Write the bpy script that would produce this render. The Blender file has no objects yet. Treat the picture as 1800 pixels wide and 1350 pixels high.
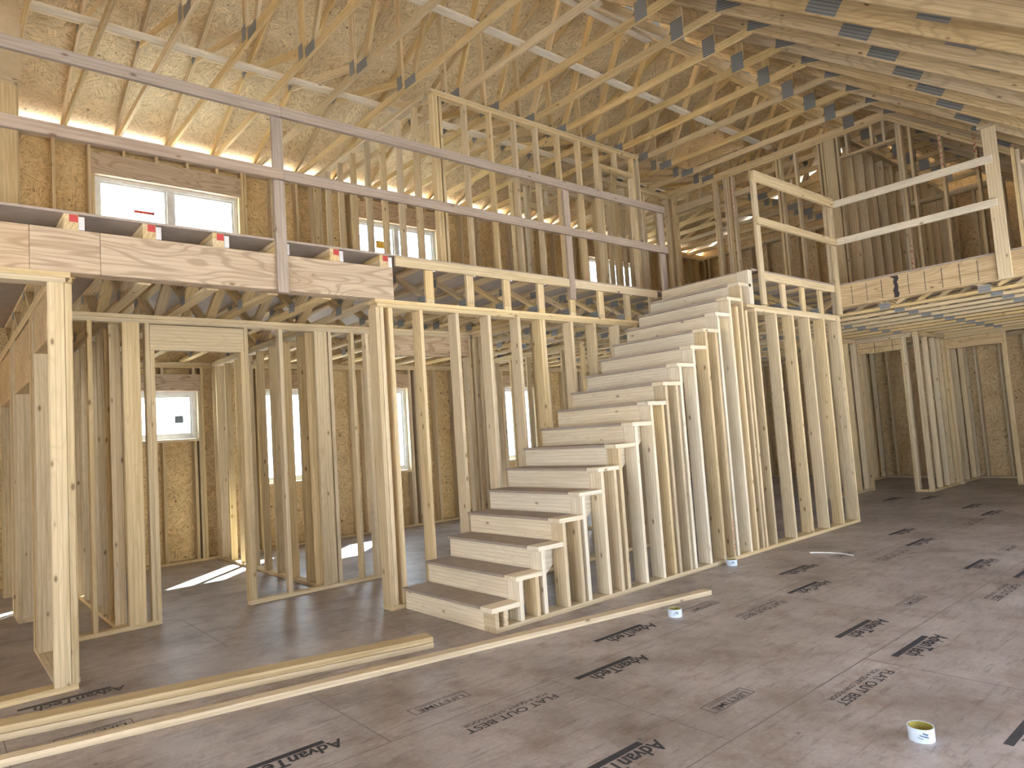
import bpy, bmesh, math, random
from mathutils import Vector, Matrix
random.seed(7)
S = bpy.context.scene
COL = S.collection

# ------------------------------------------------------------ camera
CAM = (-3.170, -4.2189, 1.4759)
yaw, pit, rol, fpx = 0.70641, 0.071592, -0.066837, 1206.57
F = Vector((math.sin(yaw)*math.cos(pit), math.cos(yaw)*math.cos(pit), math.sin(pit)))
Rt = Vector((math.cos(yaw), -math.sin(yaw), 0)); U = Rt.cross(F)
r_ = math.cos(rol)*Rt + math.sin(rol)*U; u_ = -math.sin(rol)*Rt + math.cos(rol)*U
cd = bpy.data.cameras.new('camera'); cam = bpy.data.objects.new('camera', cd); COL.objects.link(cam)
cam.matrix_world = Matrix(((r_.x, u_.x, -F.x, CAM[0]), (r_.y, u_.y, -F.y, CAM[1]), (r_.z, u_.z, -F.z, CAM[2]), (0, 0, 0, 1)))
cd.sensor_fit = 'HORIZONTAL'; cd.sensor_width = 36; cd.lens = fpx/1800*36; cd.clip_start = 0.05; cd.clip_end = 300
S.camera = cam

# ------------------------------------------------------------ world, sun, exposure
w = bpy.data.worlds.new('sky'); S.world = w; w.use_nodes = True
nt = w.node_tree; bg = nt.nodes['Background']
tc = nt.nodes.new('ShaderNodeTexCoord'); sx = nt.nodes.new('ShaderNodeSeparateXYZ'); cr = nt.nodes.new('ShaderNodeValToRGB')
nt.links.new(tc.outputs['Generated'], sx.inputs[0]); nt.links.new(sx.outputs['Z'], cr.inputs[0]); nt.links.new(cr.outputs[0], bg.inputs[0])
cr.color_ramp.elements[0].position = 0.0; cr.color_ramp.elements[0].color = (0.88, 0.93, 1.0, 1)
cr.color_ramp.elements[1].position = 0.9; cr.color_ramp.elements[1].color = (0.76, 0.86, 1.0, 1)
bg.inputs[1].default_value = 12.0
S.cycles.max_bounces = 14; S.cycles.diffuse_bounces = 8; S.cycles.transparent_max_bounces = 16
sd = bpy.data.lights.new('sun', 'SUN'); sd.energy = 120; sd.angle = math.radians(1.5); sd.color = (1.0, 0.98, 0.94)
so = bpy.data.objects.new('sun', sd); COL.objects.link(so)
so.rotation_euler = Vector((0.72, 0.70, 0.86)).to_track_quat('Z', 'Y').to_euler()
S.view_settings.view_transform = 'Standard'; S.view_settings.look = 'None'
S.view_settings.exposure = -0.02; S.view_settings.gamma = 1.0; S.view_settings.use_curve_mapping = False

# ------------------------------------------------------------ materials
def newmat(name):
    m = bpy.data.materials.new(name); m.use_nodes = True
    return m, m.node_tree, m.node_tree.nodes['Principled BSDF']
def N(nt, t, **kw):
    n = nt.nodes.new(t)
    for k, v in kw.items():
        if hasattr(n, k): setattr(n, k, v)
        else: n.inputs[k.replace('_', ' ')].default_value = v
    return n
def ramp(nt, fac, stops):
    c = nt.nodes.new('ShaderNodeValToRGB'); e = c.color_ramp.elements
    while len(e) < len(stops): e.new(0.5)
    for i, (p, col) in enumerate(stops): e[i].position = p; e[i].color = (*col, 1)
    nt.links.new(fac, c.inputs[0]); return c.outputs[0]
def mix(nt, a, b, fac, mode='MIX'):
    m = nt.nodes.new('ShaderNodeMix'); m.data_type = 'RGBA'; m.blend_type = mode
    for s, v in ((6, a), (7, b)):
        if isinstance(v, tuple): m.inputs[s].default_value = (*v, 1)
        else: nt.links.new(v, m.inputs[s])
    if isinstance(fac, (int, float)): m.inputs[0].default_value = fac
    else: nt.links.new(fac, m.inputs[0])
    return m.outputs[2]
def coords(nt, scale=(1, 1, 1), rnd=True):
    t = N(nt, 'ShaderNodeTexCoord'); mp = N(nt, 'ShaderNodeMapping'); mp.inputs['Scale'].default_value = scale
    nt.links.new(t.outputs['Object'], mp.inputs[0])
    if rnd:
        oi = N(nt, 'ShaderNodeObjectInfo'); mu = N(nt, 'ShaderNodeVectorMath', operation='MULTIPLY_ADD')
        cx = N(nt, 'ShaderNodeCombineXYZ')
        for i in range(3): nt.links.new(oi.outputs['Random'], cx.inputs[i])
        nt.links.new(cx.outputs[0], mu.inputs[0]); mu.inputs[1].default_value = (37.3, 51.7, 23.9)
        ad = N(nt, 'ShaderNodeVectorMath', operation='ADD')
        nt.links.new(mp.outputs[0], ad.inputs[0]); nt.links.new(mu.outputs[0], ad.inputs[1])
        return ad.outputs[0], oi
    return mp.outputs[0], None
def wood(name, base, dark, tint=0.25, knots=True, rings=True, rough=0.75, cath=0.22):
    m, nt, b = newmat(name)
    v, oi = coords(nt, (0.55, 9, 9))
    n1 = N(nt, 'ShaderNodeTexNoise', Scale=1.6, Detail=4.0, Roughness=0.6, Distortion=0.6); nt.links.new(v, n1.inputs[0])
    v2, _ = coords(nt, (2.0, 90, 90)); n2 = N(nt, 'ShaderNodeTexNoise', Scale=1.5, Detail=2.0); nt.links.new(v2, n2.inputs[0])
    c = ramp(nt, n1.outputs[0], [(0.30, dark), (0.47, base), (0.75, tuple(min(1, x*1.12) for x in base))])
    c = mix(nt, c, (0.62, 0.50, 0.36), ramp(nt, n2.outputs[0], [(0.40, (0.26,)*3), (0.62, (0.0,)*3)]), 'MULTIPLY')
    if rings:   # cathedral grain
        v3, _ = coords(nt, (0.8, 12, 12))
        wv = N(nt, 'ShaderNodeTexWave', wave_type='RINGS', Scale=0.9, Distortion=4.5, Detail=2.0); wv.inputs['Detail Scale'].default_value = 0.5
        nt.links.new(v3, wv.inputs[0])
        c = mix(nt, c, tuple(x*0.72 for x in dark), ramp(nt, wv.outputs['Fac'], [(0.72, (0,)*3), (1.0, (0.42,)*3)]))
    if cath:    # flat-sawn grain: contour lines of a long soft noise
        v5, _ = coords(nt, (0.55, 3.4, 3.4)); n5 = N(nt, 'ShaderNodeTexNoise', Scale=1.5, Detail=1.0, Distortion=0.3); nt.links.new(v5, n5.inputs[0])
        mu5 = N(nt, 'ShaderNodeMath', operation='MULTIPLY'); nt.links.new(n5.outputs[0], mu5.inputs[0]); mu5.inputs[1].default_value = 85.0
        si5 = N(nt, 'ShaderNodeMath', operation='SINE'); nt.links.new(mu5.outputs[0], si5.inputs[0])
        c = mix(nt, c, tuple(x*0.78 for x in dark), ramp(nt, si5.outputs[0], [(0.35, (0,)*3), (1.0, (cath,)*3)]))
    if knots:
        v4, _ = coords(nt, (1.0, 2.2, 2.2))
        vo = N(nt, 'ShaderNodeTexVoronoi', Scale=3.7, Randomness=1.0); nt.links.new(v4, vo.inputs[0])
        c = mix(nt, c, (0.12, 0.05, 0.02), ramp(nt, vo.outputs['Distance'], [(0.060, (0.95,)*3), (0.105, (0,)*3)]))
        c = mix(nt, c, tuple(x*0.7 for x in dark), ramp(nt, vo.outputs['Distance'], [(0.07, (0.4,)*3), (0.17, (0,)*3)]))
    hsv = N(nt, 'ShaderNodeHueSaturation'); nt.links.new(c, hsv.inputs['Color'])
    mr = N(nt, 'ShaderNodeMapRange'); nt.links.new(oi.outputs['Random'], mr.inputs[0]); mr.inputs[3].default_value = 1-tint; mr.inputs[4].default_value = 1+tint*0.5
    nt.links.new(mr.outputs[0], hsv.inputs['Value'])
    mr2 = N(nt, 'ShaderNodeMath', operation='MULTIPLY'); nt.links.new(oi.outputs['Random'], mr2.inputs[0]); mr2.inputs[1].default_value = 7.31
    fr = N(nt, 'ShaderNodeMath', operation='FRACT'); nt.links.new(mr2.outputs[0], fr.inputs[0])
    mr3 = N(nt, 'ShaderNodeMapRange'); nt.links.new(fr.outputs[0], mr3.inputs[0]); mr3.inputs[3].default_value = 0.78; mr3.inputs[4].default_value = 1.12
    nt.links.new(mr3.outputs[0], hsv.inputs['Saturation'])
    nt.links.new(hsv.outputs[0], b.inputs['Base Color']); b.inputs['Roughness'].default_value = rough
    b.inputs['Specular IOR Level'].default_value = 0.25
    return m
def osb(name, light, dark, sc=1.0, ax='x'):
    m, nt, b = newmat(name)
    t = N(nt, 'ShaderNodeTexCoord'); ge = N(nt, 'ShaderNodeNewGeometry')
    def layer(cell, seed, st):     # strands: every cell turned its own way in the plane of the board
        mp = N(nt, 'ShaderNodeMapping'); mp.inputs['Location'].default_value = (seed, seed*.7, seed*1.3); nt.links.new(t.outputs['Object'], mp.inputs[0])
        nz = N(nt, 'ShaderNodeTexNoise', Scale=7.0, Detail=2.0); nt.links.new(mp.outputs[0], nz.inputs[0])
        wp = N(nt, 'ShaderNodeVectorMath', operation='MULTIPLY_ADD'); nt.links.new(nz.outputs['Color'], wp.inputs[0]); wp.inputs[1].default_value = (.12, .12, .12); nt.links.new(mp.outputs[0], wp.inputs[2])
        vo = N(nt, 'ShaderNodeTexVoronoi', Scale=cell*sc); nt.links.new(wp.outputs[0], vo.inputs[0])
        sp = N(nt, 'ShaderNodeSeparateColor'); nt.links.new(vo.outputs['Color'], sp.inputs[0])
        an = N(nt, 'ShaderNodeMath', operation='MULTIPLY'); nt.links.new(sp.outputs[0], an.inputs[0]); an.inputs[1].default_value = 6.3
        vr = N(nt, 'ShaderNodeVectorRotate', rotation_type='AXIS_ANGLE'); nt.links.new(mp.outputs[0], vr.inputs['Vector']); nt.links.new(ge.outputs['True Normal'], vr.inputs['Axis']); nt.links.new(an.outputs[0], vr.inputs['Angle'])
        m2 = N(nt, 'ShaderNodeMapping'); m2.inputs['Scale'].default_value = (st, st*8, st*8) if ax == 'x' else (st*8, st, st*8); nt.links.new(vr.outputs[0], m2.inputs[0])
        n2 = N(nt, 'ShaderNodeTexNoise', Scale=1.6*sc, Detail=2.5, Roughness=0.6); nt.links.new(m2.outputs[0], n2.inputs[0])
        return n2.outputs[0], sp.outputs[1]
    a, ca = layer(7.0, 0.0, 4.5); d, cd_ = layer(11.0, 5.0, 7.0)
    ad = N(nt, 'ShaderNodeMath', operation='ADD'); nt.links.new(a, ad.inputs[0]); nt.links.new(d, ad.inputs[1])
    ha = N(nt, 'ShaderNodeMath', operation='MULTIPLY'); nt.links.new(ad.outputs[0], ha.inputs[0]); ha.inputs[1].default_value = 0.5
    mid = tuple((p*0.62+q*0.38) for p, q in zip(light, dark))
    c = ramp(nt, ha.outputs[0], [(0.40, dark), (0.455, mid), (0.505, light), (0.60, tuple(min(1, x*1.2) for x in light))])
    c = mix(nt, c, tuple(x*0.75 for x in light), ramp(nt, ca, [(0.3, (0.35,)*3), (0.9, (0,)*3)]), 'MIX')
    vk = N(nt, 'ShaderNodeTexVoronoi', Scale=4.5); nt.links.new(t.outputs['Object'], vk.inputs[0])
    c = mix(nt, c, tuple(x*0.30 for x in dark), ramp(nt, vk.outputs['Distance'], [(0.06, (0.8,)*3), (0.11, (0,)*3)]))
    n = N(nt, 'ShaderNodeTexNoise', Scale=2.2, Detail=3.0); nt.links.new(t.outputs['Object'], n.inputs[0])
    c = mix(nt, c, (0.78, 0.70, 0.58), ramp(nt, n.outputs[0], [(0.45, (0,)*3), (0.7, (0.6,)*3)]), 'MULTIPLY')
    nt.links.new(c, b.inputs['Base Color']); b.inputs['Roughness'].default_value = 0.6; b.inputs['Specular IOR Level'].default_value = 0.35
    return m
def flat(name, col, rough=0.6, metal=0.0, emit=None):
    m, nt, b = newmat(name)
    v, oi = coords(nt, (1, 1, 1))
    n = N(nt, 'ShaderNodeTexNoise', Scale=14.0, Detail=3.0); nt.links.new(v, n.inputs[0])
    c = ramp(nt, n.outputs[0], [(0.3, tuple(x*0.88 for x in col)), (0.7, tuple(min(1, x*1.05) for x in col))])
    nt.links.new(c, b.inputs['Base Color']); b.inputs['Roughness'].default_value = rough; b.inputs['Metallic'].default_value = metal
    return m
M = {}
M['stud'] = wood('framing_lumber', (0.66, 0.545, 0.355), (0.52, 0.41, 0.235), tint=0.2)
M['truss'] = wood('truss_lumber', (0.66, 0.52, 0.30), (0.50, 0.37, 0.18), knots=True, tint=0.2)
M['pine'] = wood('truss_yellow_pine', (0.58, 0.46, 0.28), (0.43, 0.32, 0.17), tint=0.08, cath=0.5)
M['plywood'] = wood('laminated_beam', (0.50, 0.385, 0.27), (0.38, 0.265, 0.165), tint=0.05, cath=0.8)
M['grey'] = wood('backlit_rail_lumber', (0.37, 0.30, 0.255), (0.29, 0.225, 0.18), tint=0.10)  # backlit shade of the loft rail put into its lumber colour
M['lvl'] = wood('stained_laminated_beam', (0.55, 0.40, 0.20), (0.40, 0.26, 0.11), tint=0.08, cath=0.5)
M['pale'] = wood('pale_spruce', (0.80, 0.735, 0.60), (0.71, 0.635, 0.49), tint=0.08)
M['osb'] = osb('strand_board', (0.66, 0.50, 0.27), (0.32, 0.21, 0.09))
M['osb2'] = osb('roof_strand_board', (0.70, 0.58, 0.38), (0.40, 0.295, 0.165), sc=0.9)
M['osbx'] = osb('gable_strand_board', (0.60, 0.46, 0.27), (0.28, 0.19, 0.095), ax='y')
M['tan'] = flat('tan_panel', (0.52, 0.42, 0.28), 0.7)
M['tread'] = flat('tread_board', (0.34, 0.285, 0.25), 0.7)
M['white'] = flat('white_vinyl', (0.80, 0.82, 0.84), 0.4)
M['ink'] = flat('black_ink', (0.035, 0.035, 0.042), 0.85)
M['ink2'] = flat('faded_ink', (0.075, 0.068, 0.07), 0.85)
M['red'] = flat('red_paint', (0.42, 0.05, 0.05), 0.7)
M['redsticker'] = flat('red_sticker', (0.70, 0.12, 0.10), 0.6)
M['yellow'] = flat('yellow_sticker', (0.80, 0.50, 0.08), 0.6)
M['tag'] = flat('white_tag', (0.80, 0.82, 0.88), 0.6)
M['tapewhite'] = flat('white_tape_wrapper', (0.62, 0.74, 0.90), 0.5)
M['core'] = flat('olive_cardboard_core', (0.30, 0.26, 0.06), 0.8)
M['blue'] = flat('blue_print', (0.08, 0.13, 0.25), 0.6)
M['muntin'] = flat('grey_grille', (0.16, 0.20, 0.24), 0.5)
M['glue'] = flat('black_stain', (0.03, 0.025, 0.03), 0.5)
M['sill'] = flat('blue_sill_foam', (0.03, 0.09, 0.22), 0.6)
# toothed steel truss plate
m, nt, b = newmat('galvanised_plate'); v, _ = coords(nt, (1, 1, 1), False)
wv = N(nt, 'ShaderNodeTexWave', Scale=28.0, Distortion=0.5); wv.bands_direction = 'X'; nt.links.new(v, wv.inputs[0])
wv2 = N(nt, 'ShaderNodeTexWave', Scale=11.0, Distortion=0.5); wv2.bands_direction = 'Y'; nt.links.new(v, wv2.inputs[0])
c = ramp(nt, wv.outputs['Fac'], [(0.25, (0.15, 0.16, 0.17)), (0.7, (0.34, 0.36, 0.38))])
c = mix(nt, c, (0.45, 0.45, 0.45), ramp(nt, wv2.outputs['Fac'], [(0.6, (0,)*3), (0.9, (0.8,)*3)]), 'MULTIPLY')
nt.links.new(c, b.inputs['Base Color']); b.inputs['Metallic'].default_value = 0.3; b.inputs['Roughness'].default_value = 0.5; M['plate'] = m
# glass
m, nt, b = newmat('window_glass'); tp = N(nt, 'ShaderNodeBsdfTransparent'); tp.inputs[0].default_value = (0.93, 0.985, 1, 1)
gl = N(nt, 'ShaderNodeBsdfGlossy'); gl.inputs['Roughness'].default_value = 0.02; ms = N(nt, 'ShaderNodeMixShader'); ms.inputs[0].default_value = 0.05
nt.links.new(tp.outputs[0], ms.inputs[1]); nt.links.new(gl.outputs[0], ms.inputs[2]); nt.links.new(ms.outputs[0], nt.nodes['Material Output'].inputs[0]); M['glass'] = m
# sub-floor panels
m, nt, b = newmat('subfloor_panel'); t = N(nt, 'ShaderNodeTexCoord')
mp = N(nt, 'ShaderNodeMapping'); mp.inputs['Location'].default_value = (0.36, 3.53, 0); nt.links.new(t.outputs['Object'], mp.inputs[0])
br = N(nt, 'ShaderNodeTexBrick', Scale=1.0); nt.links.new(mp.outputs[0], br.inputs[0])
br.inputs['Brick Width'].default_value = 2.51; br.inputs['Row Height'].default_value = 1.22; br.inputs['Mortar Size'].default_value = 0.0045
br.inputs['Mortar Smooth'].default_value = 0.6; br.offset = 0.43
br.inputs['Color1'].default_value = (0.92, 0.92, 0.92, 1); br.inputs['Color2'].default_value = (1.0, 1.0, 1.0, 1); br.inputs['Mortar'].default_value = (0.22, 0.20, 0.19, 1)
n1 = N(nt, 'ShaderNodeTexNoise', Scale=1.1, Detail=6.0, Roughness=0.65); nt.links.new(t.outputs['Object'], n1.inputs[0])
c = ramp(nt, n1.outputs[0], [(0.32, (0.22, 0.185, 0.178)), (0.5, (0.37, 0.330, 0.330)), (0.68, (0.50, 0.46, 0.47))])
mp2 = N(nt, 'ShaderNodeMapping'); mp2.inputs['Scale'].default_value = (0.7, 5, 5); nt.links.new(t.outputs['Object'], mp2.inputs[0])
n2 = N(nt, 'ShaderNodeTexNoise', Scale=5.0, Detail=5.0, Roughness=0.7); nt.links.new(mp2.outputs[0], n2.inputs[0])
c = mix(nt, c, (0.38, 0.36, 0.36), ramp(nt, n2.outputs[0], [(0.54, (0,)*3), (0.70, (0.75,)*3)]), 'MULTIPLY')
n3 = N(nt, 'ShaderNodeTexVoronoi', Scale=3.3); nt.links.new(t.outputs['Object'], n3.inputs[0])
c = mix(nt, c, (0.05, 0.042, 0.04), ramp(nt, n3.outputs['Distance'], [(0.030, (0.8,)*3), (0.050, (0,)*3)]))
n4 = N(nt, 'ShaderNodeTexNoise', Scale=45.0, Detail=3.0); nt.links.new(t.outputs['Object'], n4.inputs[0])
c = mix(nt, c, (0.70, 0.70, 0.70), ramp(nt, n4.outputs[0], [(0.45, (0.3,)*3), (0.6, (0,)*3)]), 'MULTIPLY')
mp5 = N(nt, 'ShaderNodeMapping'); mp5.inputs['Scale'].default_value = (0.25, 6, 1); mp5.inputs['Location'].default_value = (3.1, 0, 0); nt.links.new(t.outputs['Object'], mp5.inputs[0])
n5 = N(nt, 'ShaderNodeTexNoise', Scale=3.0, Detail=6.0, Roughness=0.8); nt.links.new(mp5.outputs[0], n5.inputs[0])
c = mix(nt, c, (0.28, 0.27, 0.27), ramp(nt, n5.outputs[0], [(0.60, (0,)*3), (0.72, (0.8,)*3)]), 'MULTIPLY')
n6 = N(nt, 'ShaderNodeTexVoronoi', Scale=2.1, feature='F1'); mp6 = N(nt, 'ShaderNodeMapping'); mp6.inputs['Location'].default_value = (5.3, 1.7, 0); nt.links.new(t.outputs['Object'], mp6.inputs[0]); nt.links.new(mp6.outputs[0], n6.inputs[0])
c = mix(nt, c, (0.06, 0.05, 0.05), ramp(nt, n6.outputs['Distance'], [(0.020, (0,)*3), (0.028, (0.75,)*3), (0.040, (0.75,)*3), (0.048, (0,)*3)]))
n7 = N(nt, 'ShaderNodeTexNoise', Scale=3.4, Detail=7.0, Roughness=0.75); nt.links.new(t.outputs['Object'], n7.inputs[0])
c = mix(nt, c, (0.55, 0.44, 0.36), ramp(nt, n7.outputs[0], [(0.48, (0,)*3), (0.64, (0.6,)*3)]), 'MULTIPLY')
c = mix(nt, c, (0.60, 0.57, 0.57), ramp(nt, n7.outputs[0], [(0.28, (0.35,)*3), (0.40, (0,)*3)]))
c = mix(nt, c, br.outputs['Color'], ramp(nt, n1.outputs[0], [(0.34, (0.45,)*3), (0.56, (1.0,)*3)]), 'MULTIPLY')
nt.links.new(c, b.inputs['Base Color']); b.inputs['Roughness'].default_value = 0.42; b.inputs['Specular IOR Level'].default_value = 0.5; M['floor'] = m
# siding
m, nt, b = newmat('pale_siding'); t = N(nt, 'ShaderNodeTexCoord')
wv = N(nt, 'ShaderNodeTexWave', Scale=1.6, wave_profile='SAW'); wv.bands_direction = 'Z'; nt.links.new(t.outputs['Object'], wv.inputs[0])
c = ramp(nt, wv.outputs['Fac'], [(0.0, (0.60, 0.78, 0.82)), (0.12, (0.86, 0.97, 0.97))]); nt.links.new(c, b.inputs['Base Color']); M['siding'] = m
M['ground'] = flat('bare_ground', (0.72, 0.70, 0.66), 0.95)
M['shingle'] = flat('grey_shingles', (0.25, 0.25, 0.27), 0.9)

# ------------------------------------------------------------ builders
WL_ = {}
def wloc(o): return WL_.get(o.name, Vector((0, 0, 0))) if o is not None else Vector((0, 0, 0))
def thing(name, label, cat=None, loc=(0, 0, 0), group=None, kind=None):
    o = bpy.data.objects.new(name, None); COL.objects.link(o); o.location = loc; o.empty_display_size = 0.1
    WL_[o.name] = Vector(loc); o['label'] = label
    if cat: o['category'] = cat
    if group: o['group'] = group
    if kind: o['kind'] = kind
    return o
def tag(o, label, cat=None, group=None, kind=None):
    o['label'] = label
    if cat: o['category'] = cat
    if group: o['group'] = group
    if kind: o['kind'] = kind
    return o
CACHE = {}
def boxmesh(l, w_, t_, mat):
    k = (round(l, 3), round(w_, 3), round(t_, 3), mat)
    if k in CACHE: return CACHE[k]
    bm = bmesh.new(); bmesh.ops.create_cube(bm, size=1.0)
    for v in bm.verts: v.co = Vector((v.co.x*l, v.co.y*w_, v.co.z*t_))
    e = min(0.0025, t_*0.12)
    if t_ > 0.006: bmesh.ops.bevel(bm, geom=bm.edges[:], offset=e, segments=1, affect='EDGES')
    me = bpy.data.meshes.new('board'); bm.to_mesh(me); bm.free(); me.materials.append(M[mat]); CACHE[k] = me
    return me
def brd(name, parent, p0, p1, wdir, wd, th, mat='stud'):
    """board from p0 to p1 (centre line), width wd along wdir, thickness th"""
    p0 = Vector(p0); p1 = Vector(p1); x = (p1-p0); l = x.length; x.normalize()
    y = Vector(wdir); y = (y - x*y.dot(x)).normalized(); z = x.cross(y)
    o = bpy.data.objects.new(name, boxmesh(l, wd, th, mat)); COL.objects.link(o)
    c = (p0+p1)/2; WL_[o.name] = c.copy()
    o.rotation_mode = 'QUATERNION'
    R = Matrix((x, y, z)).transposed()
    if parent is not None: o.parent = parent; c = c - wloc(parent)
    o.location = c; o.rotation_quaternion = R.to_quaternion()
    return o
def bx(name, parent, X, Y, Z, mat='stud'):
    d = [X[1]-X[0], Y[1]-Y[0], Z[1]-Z[0]]; c = Vector(((X[0]+X[1])/2, (Y[0]+Y[1])/2, (Z[0]+Z[1])/2))
    order = sorted(range(3), key=lambda i: -d[i]); E3 = [Vector((1, 0, 0)), Vector((0, 1, 0)), Vector((0, 0, 1))]
    a = E3[order[0]]*d[order[0]]/2
    return brd(name, parent, c-a, c+a, E3[order[1]], d[order[1]], d[order[2]], mat)
def meshobj(name, parent, verts, faces, mat, origin=None):
    org = Vector(origin) if origin else Vector((0, 0, 0))
    if parent is not None and origin is None: org = wloc(parent)
    me = bpy.data.meshes.new(name); me.from_pydata([tuple(Vector(v)-org) for v in verts], [], faces); me.update()
    bm = bmesh.new(); bm.from_mesh(me); bmesh.ops.recalc_face_normals(bm, faces=bm.faces[:]); bm.to_mesh(me); bm.free()
    for mm in (mat if isinstance(mat, (list, tuple)) else [mat]): me.materials.append(M[mm])
    o = bpy.data.objects.new(name, me); COL.objects.link(o); WL_[o.name] = org
    if parent is not None: o.parent = parent; o.location = org - wloc(parent)
    else: o.location = org
    return o
def boxes(name, parent, lst, mat, origin=None):
    V = []; Fc = []
    for (X, Y, Z) in lst:
        n = len(V)
        V += [(x, y, z) for x in X for y in Y for z in Z]
        Fc += [tuple(n+i for i in f) for f in ((0, 1, 3, 2), (4, 6, 7, 5), (0, 4, 5, 1), (2, 3, 7, 6), (0, 2, 6, 4), (1, 5, 7, 3))]
    return meshobj(name, parent, V, Fc, mat, origin)
def prism(name, parent, poly, ax, a0, a1, mat, origin=None):
    """poly in the plane across axis ax; X: (y,z), Y: (x,z), Z: (x,y)"""
    f = {'x': lambda q, a: (a, q[0], q[1]), 'y': lambda q, a: (q[0], a, q[1]), 'z': lambda q, a: (q[0], q[1], a)}[ax]
    n = len(poly); V = [f(q, a0) for q in poly]+[f(q, a1) for q in poly]
    Fc = [tuple(range(n)), tuple(range(2*n-1, n-1, -1))]+[(i, (i+1) % n, n+(i+1) % n, n+i) for i in range(n)]
    return meshobj(name, parent, V, Fc, mat, origin)
def copy_tree(o, parent=None, delta=Vector((0, 0, 0))):
    c = o.copy(); COL.objects.link(c); c.parent = parent
    if parent is None: c.location = o.location + delta
    for ch in list(o.children): copy_tree(ch, c)
    return c
T = 0.038; W4 = 0.089; W6 = 0.14
def nth(i): return ['first','second','third','fourth','fifth','sixth','seventh','eighth','ninth','tenth','eleventh','twelfth','thirteenth','fourteenth','fifteenth','sixteenth','seventeenth','eighteenth','nineteenth','twentieth','twenty-first','twenty-second','twenty-third','twenty-fourth','twenty-fifth','twenty-sixth'][i]

def framewall(root, ax, c0, dep, a0, a1, z0, z1, studs=None, openings=(), sp=0.406, plates=True, mat='stud', double=True, bot=True):
    """stud wall parts under root. ax: direction it runs; c0..c0+dep the other way.
    openings: (a,b,zbottom,ztop,header height, header material)"""
    def B(name, A, C, Z, mt=mat):
        if ax == 'x': return bx(name, root, A, C, Z, mt)
        return bx(name, root, C, A, Z, mt)
    C = (c0, c0+dep)
    zt = z1-2*T if double else z1-T
    B('top_plate', (a0, a1), C, (z1-T, z1))
    if double: B('top_plate', (a0+0.02, a1-0.03), C, (zt, z1-T-0.001))
    zb = z0+T if bot else z0
    if bot:
        segs = []; s = a0
        for op in sorted(openings):
            if op[2] <= z0+0.01: segs.append((s, op[0])); s = op[1]
        segs.append((s, a1))
        for q in segs:
            if q[1]-q[0] > 0.03: B('bottom_plate', q, C, (z0, z0+T))
    if studs is None:
        n = int((a1-a0)/sp); studs = [a0+T/2+i*sp for i in range(n+1)]+[a1-T/2]
        studs = [s for i, s in enumerate(studs) if i == len(studs)-1 or i == len(studs)-2 or studs[-1]-s > 0.05]
    for s in studs:
        hit = None
        for op in openings:
            if op[0]-T*1.5 < s < op[1]+T*1.5: hit = op
        if hit is None: B('stud', (s-T/2, s+T/2), C, (zb, zt))
        elif hit[0]+0.02 < s < hit[1]-0.02:
            if hit[2] > z0+0.2: B('cripple_stud', (s-T/2, s+T/2), C, (zb, hit[2]-T))
            if zt-(hit[3]+hit[4]) > 0.08: B('cripple_stud', (s-T/2, s+T/2), C, (hit[3]+hit[4], zt))
    for op in openings:
        a, b_, ob, ot, hh = op[:5]; hm = op[5] if len(op) > 5 else mat
        B('jack_stud', (a-T, a), C, (zb, ot)); B('jack_stud', (b_, b_+T), C, (zb, ot))
        B('stud', (a-2*T-0.001, a-T-0.001), C, (zb, zt)); B('stud', (b_+T+0.001, b_+2*T+0.001), C, (zb, zt))
        B('header', (a-T+0.001, b_+T-0.001), (C[0]+0.004, C[1]-0.004), (ot+0.001, ot+hh), hm)
        if ob > z0+0.2: B('sill_plate', (a+0.001, b_-0.001), C, (ob-T, ob))

# ------------------------------------------------------------ setting: ground floor, upper floor
fl = boxes('floor', None, [((-7.5, 12.75), (-5.3, 6.2), (-0.25, 0.0))], 'floor'); tag(fl, 'brown printed sub-floor panels with dark stamps and panel joints', kind='structure')
gr = boxes('ground', None, [((-40, 60), (-40, 60), (-0.6, -0.45))], 'ground'); tag(gr, 'bare pale ground outside the house', kind='structure')
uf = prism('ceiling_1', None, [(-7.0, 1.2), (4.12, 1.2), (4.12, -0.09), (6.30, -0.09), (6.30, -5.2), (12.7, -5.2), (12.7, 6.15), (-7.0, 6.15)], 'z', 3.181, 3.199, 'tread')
tag(uf, 'strand board sub-floor of the upper storey laid over the floor trusses', kind='structure')

RZ = lambda y: 5.90+0.37*(6.1-y)          # centre line of back top chord
FZ = lambda y: 5.905+0.73*(y+0.5)         # centre line of front top chord
def slab(name, y0, y1, fz, off, x0, x1, mat, lab):
    p = [(y0, fz(y0)+off), (y1, fz(y1)+off), (y1, fz(y1)+off+0.014), (y0, fz(y0)+off+0.014)]
    return tag(prism(name, None, p, 'x', x0, x1, mat), lab, kind='structure')
slab('ceiling_2', 1.715, 6.75, RZ, 0.0495, -7.5, 13.0, 'osb2', 'strand board roof sheathing of the back slope above the trusses')
slab('ceiling_3', -5.7, 1.70, FZ, 0.147, -7.5, 13.0, 'osb2', 'strand board roof sheathing of the front slope above the planks')

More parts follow.
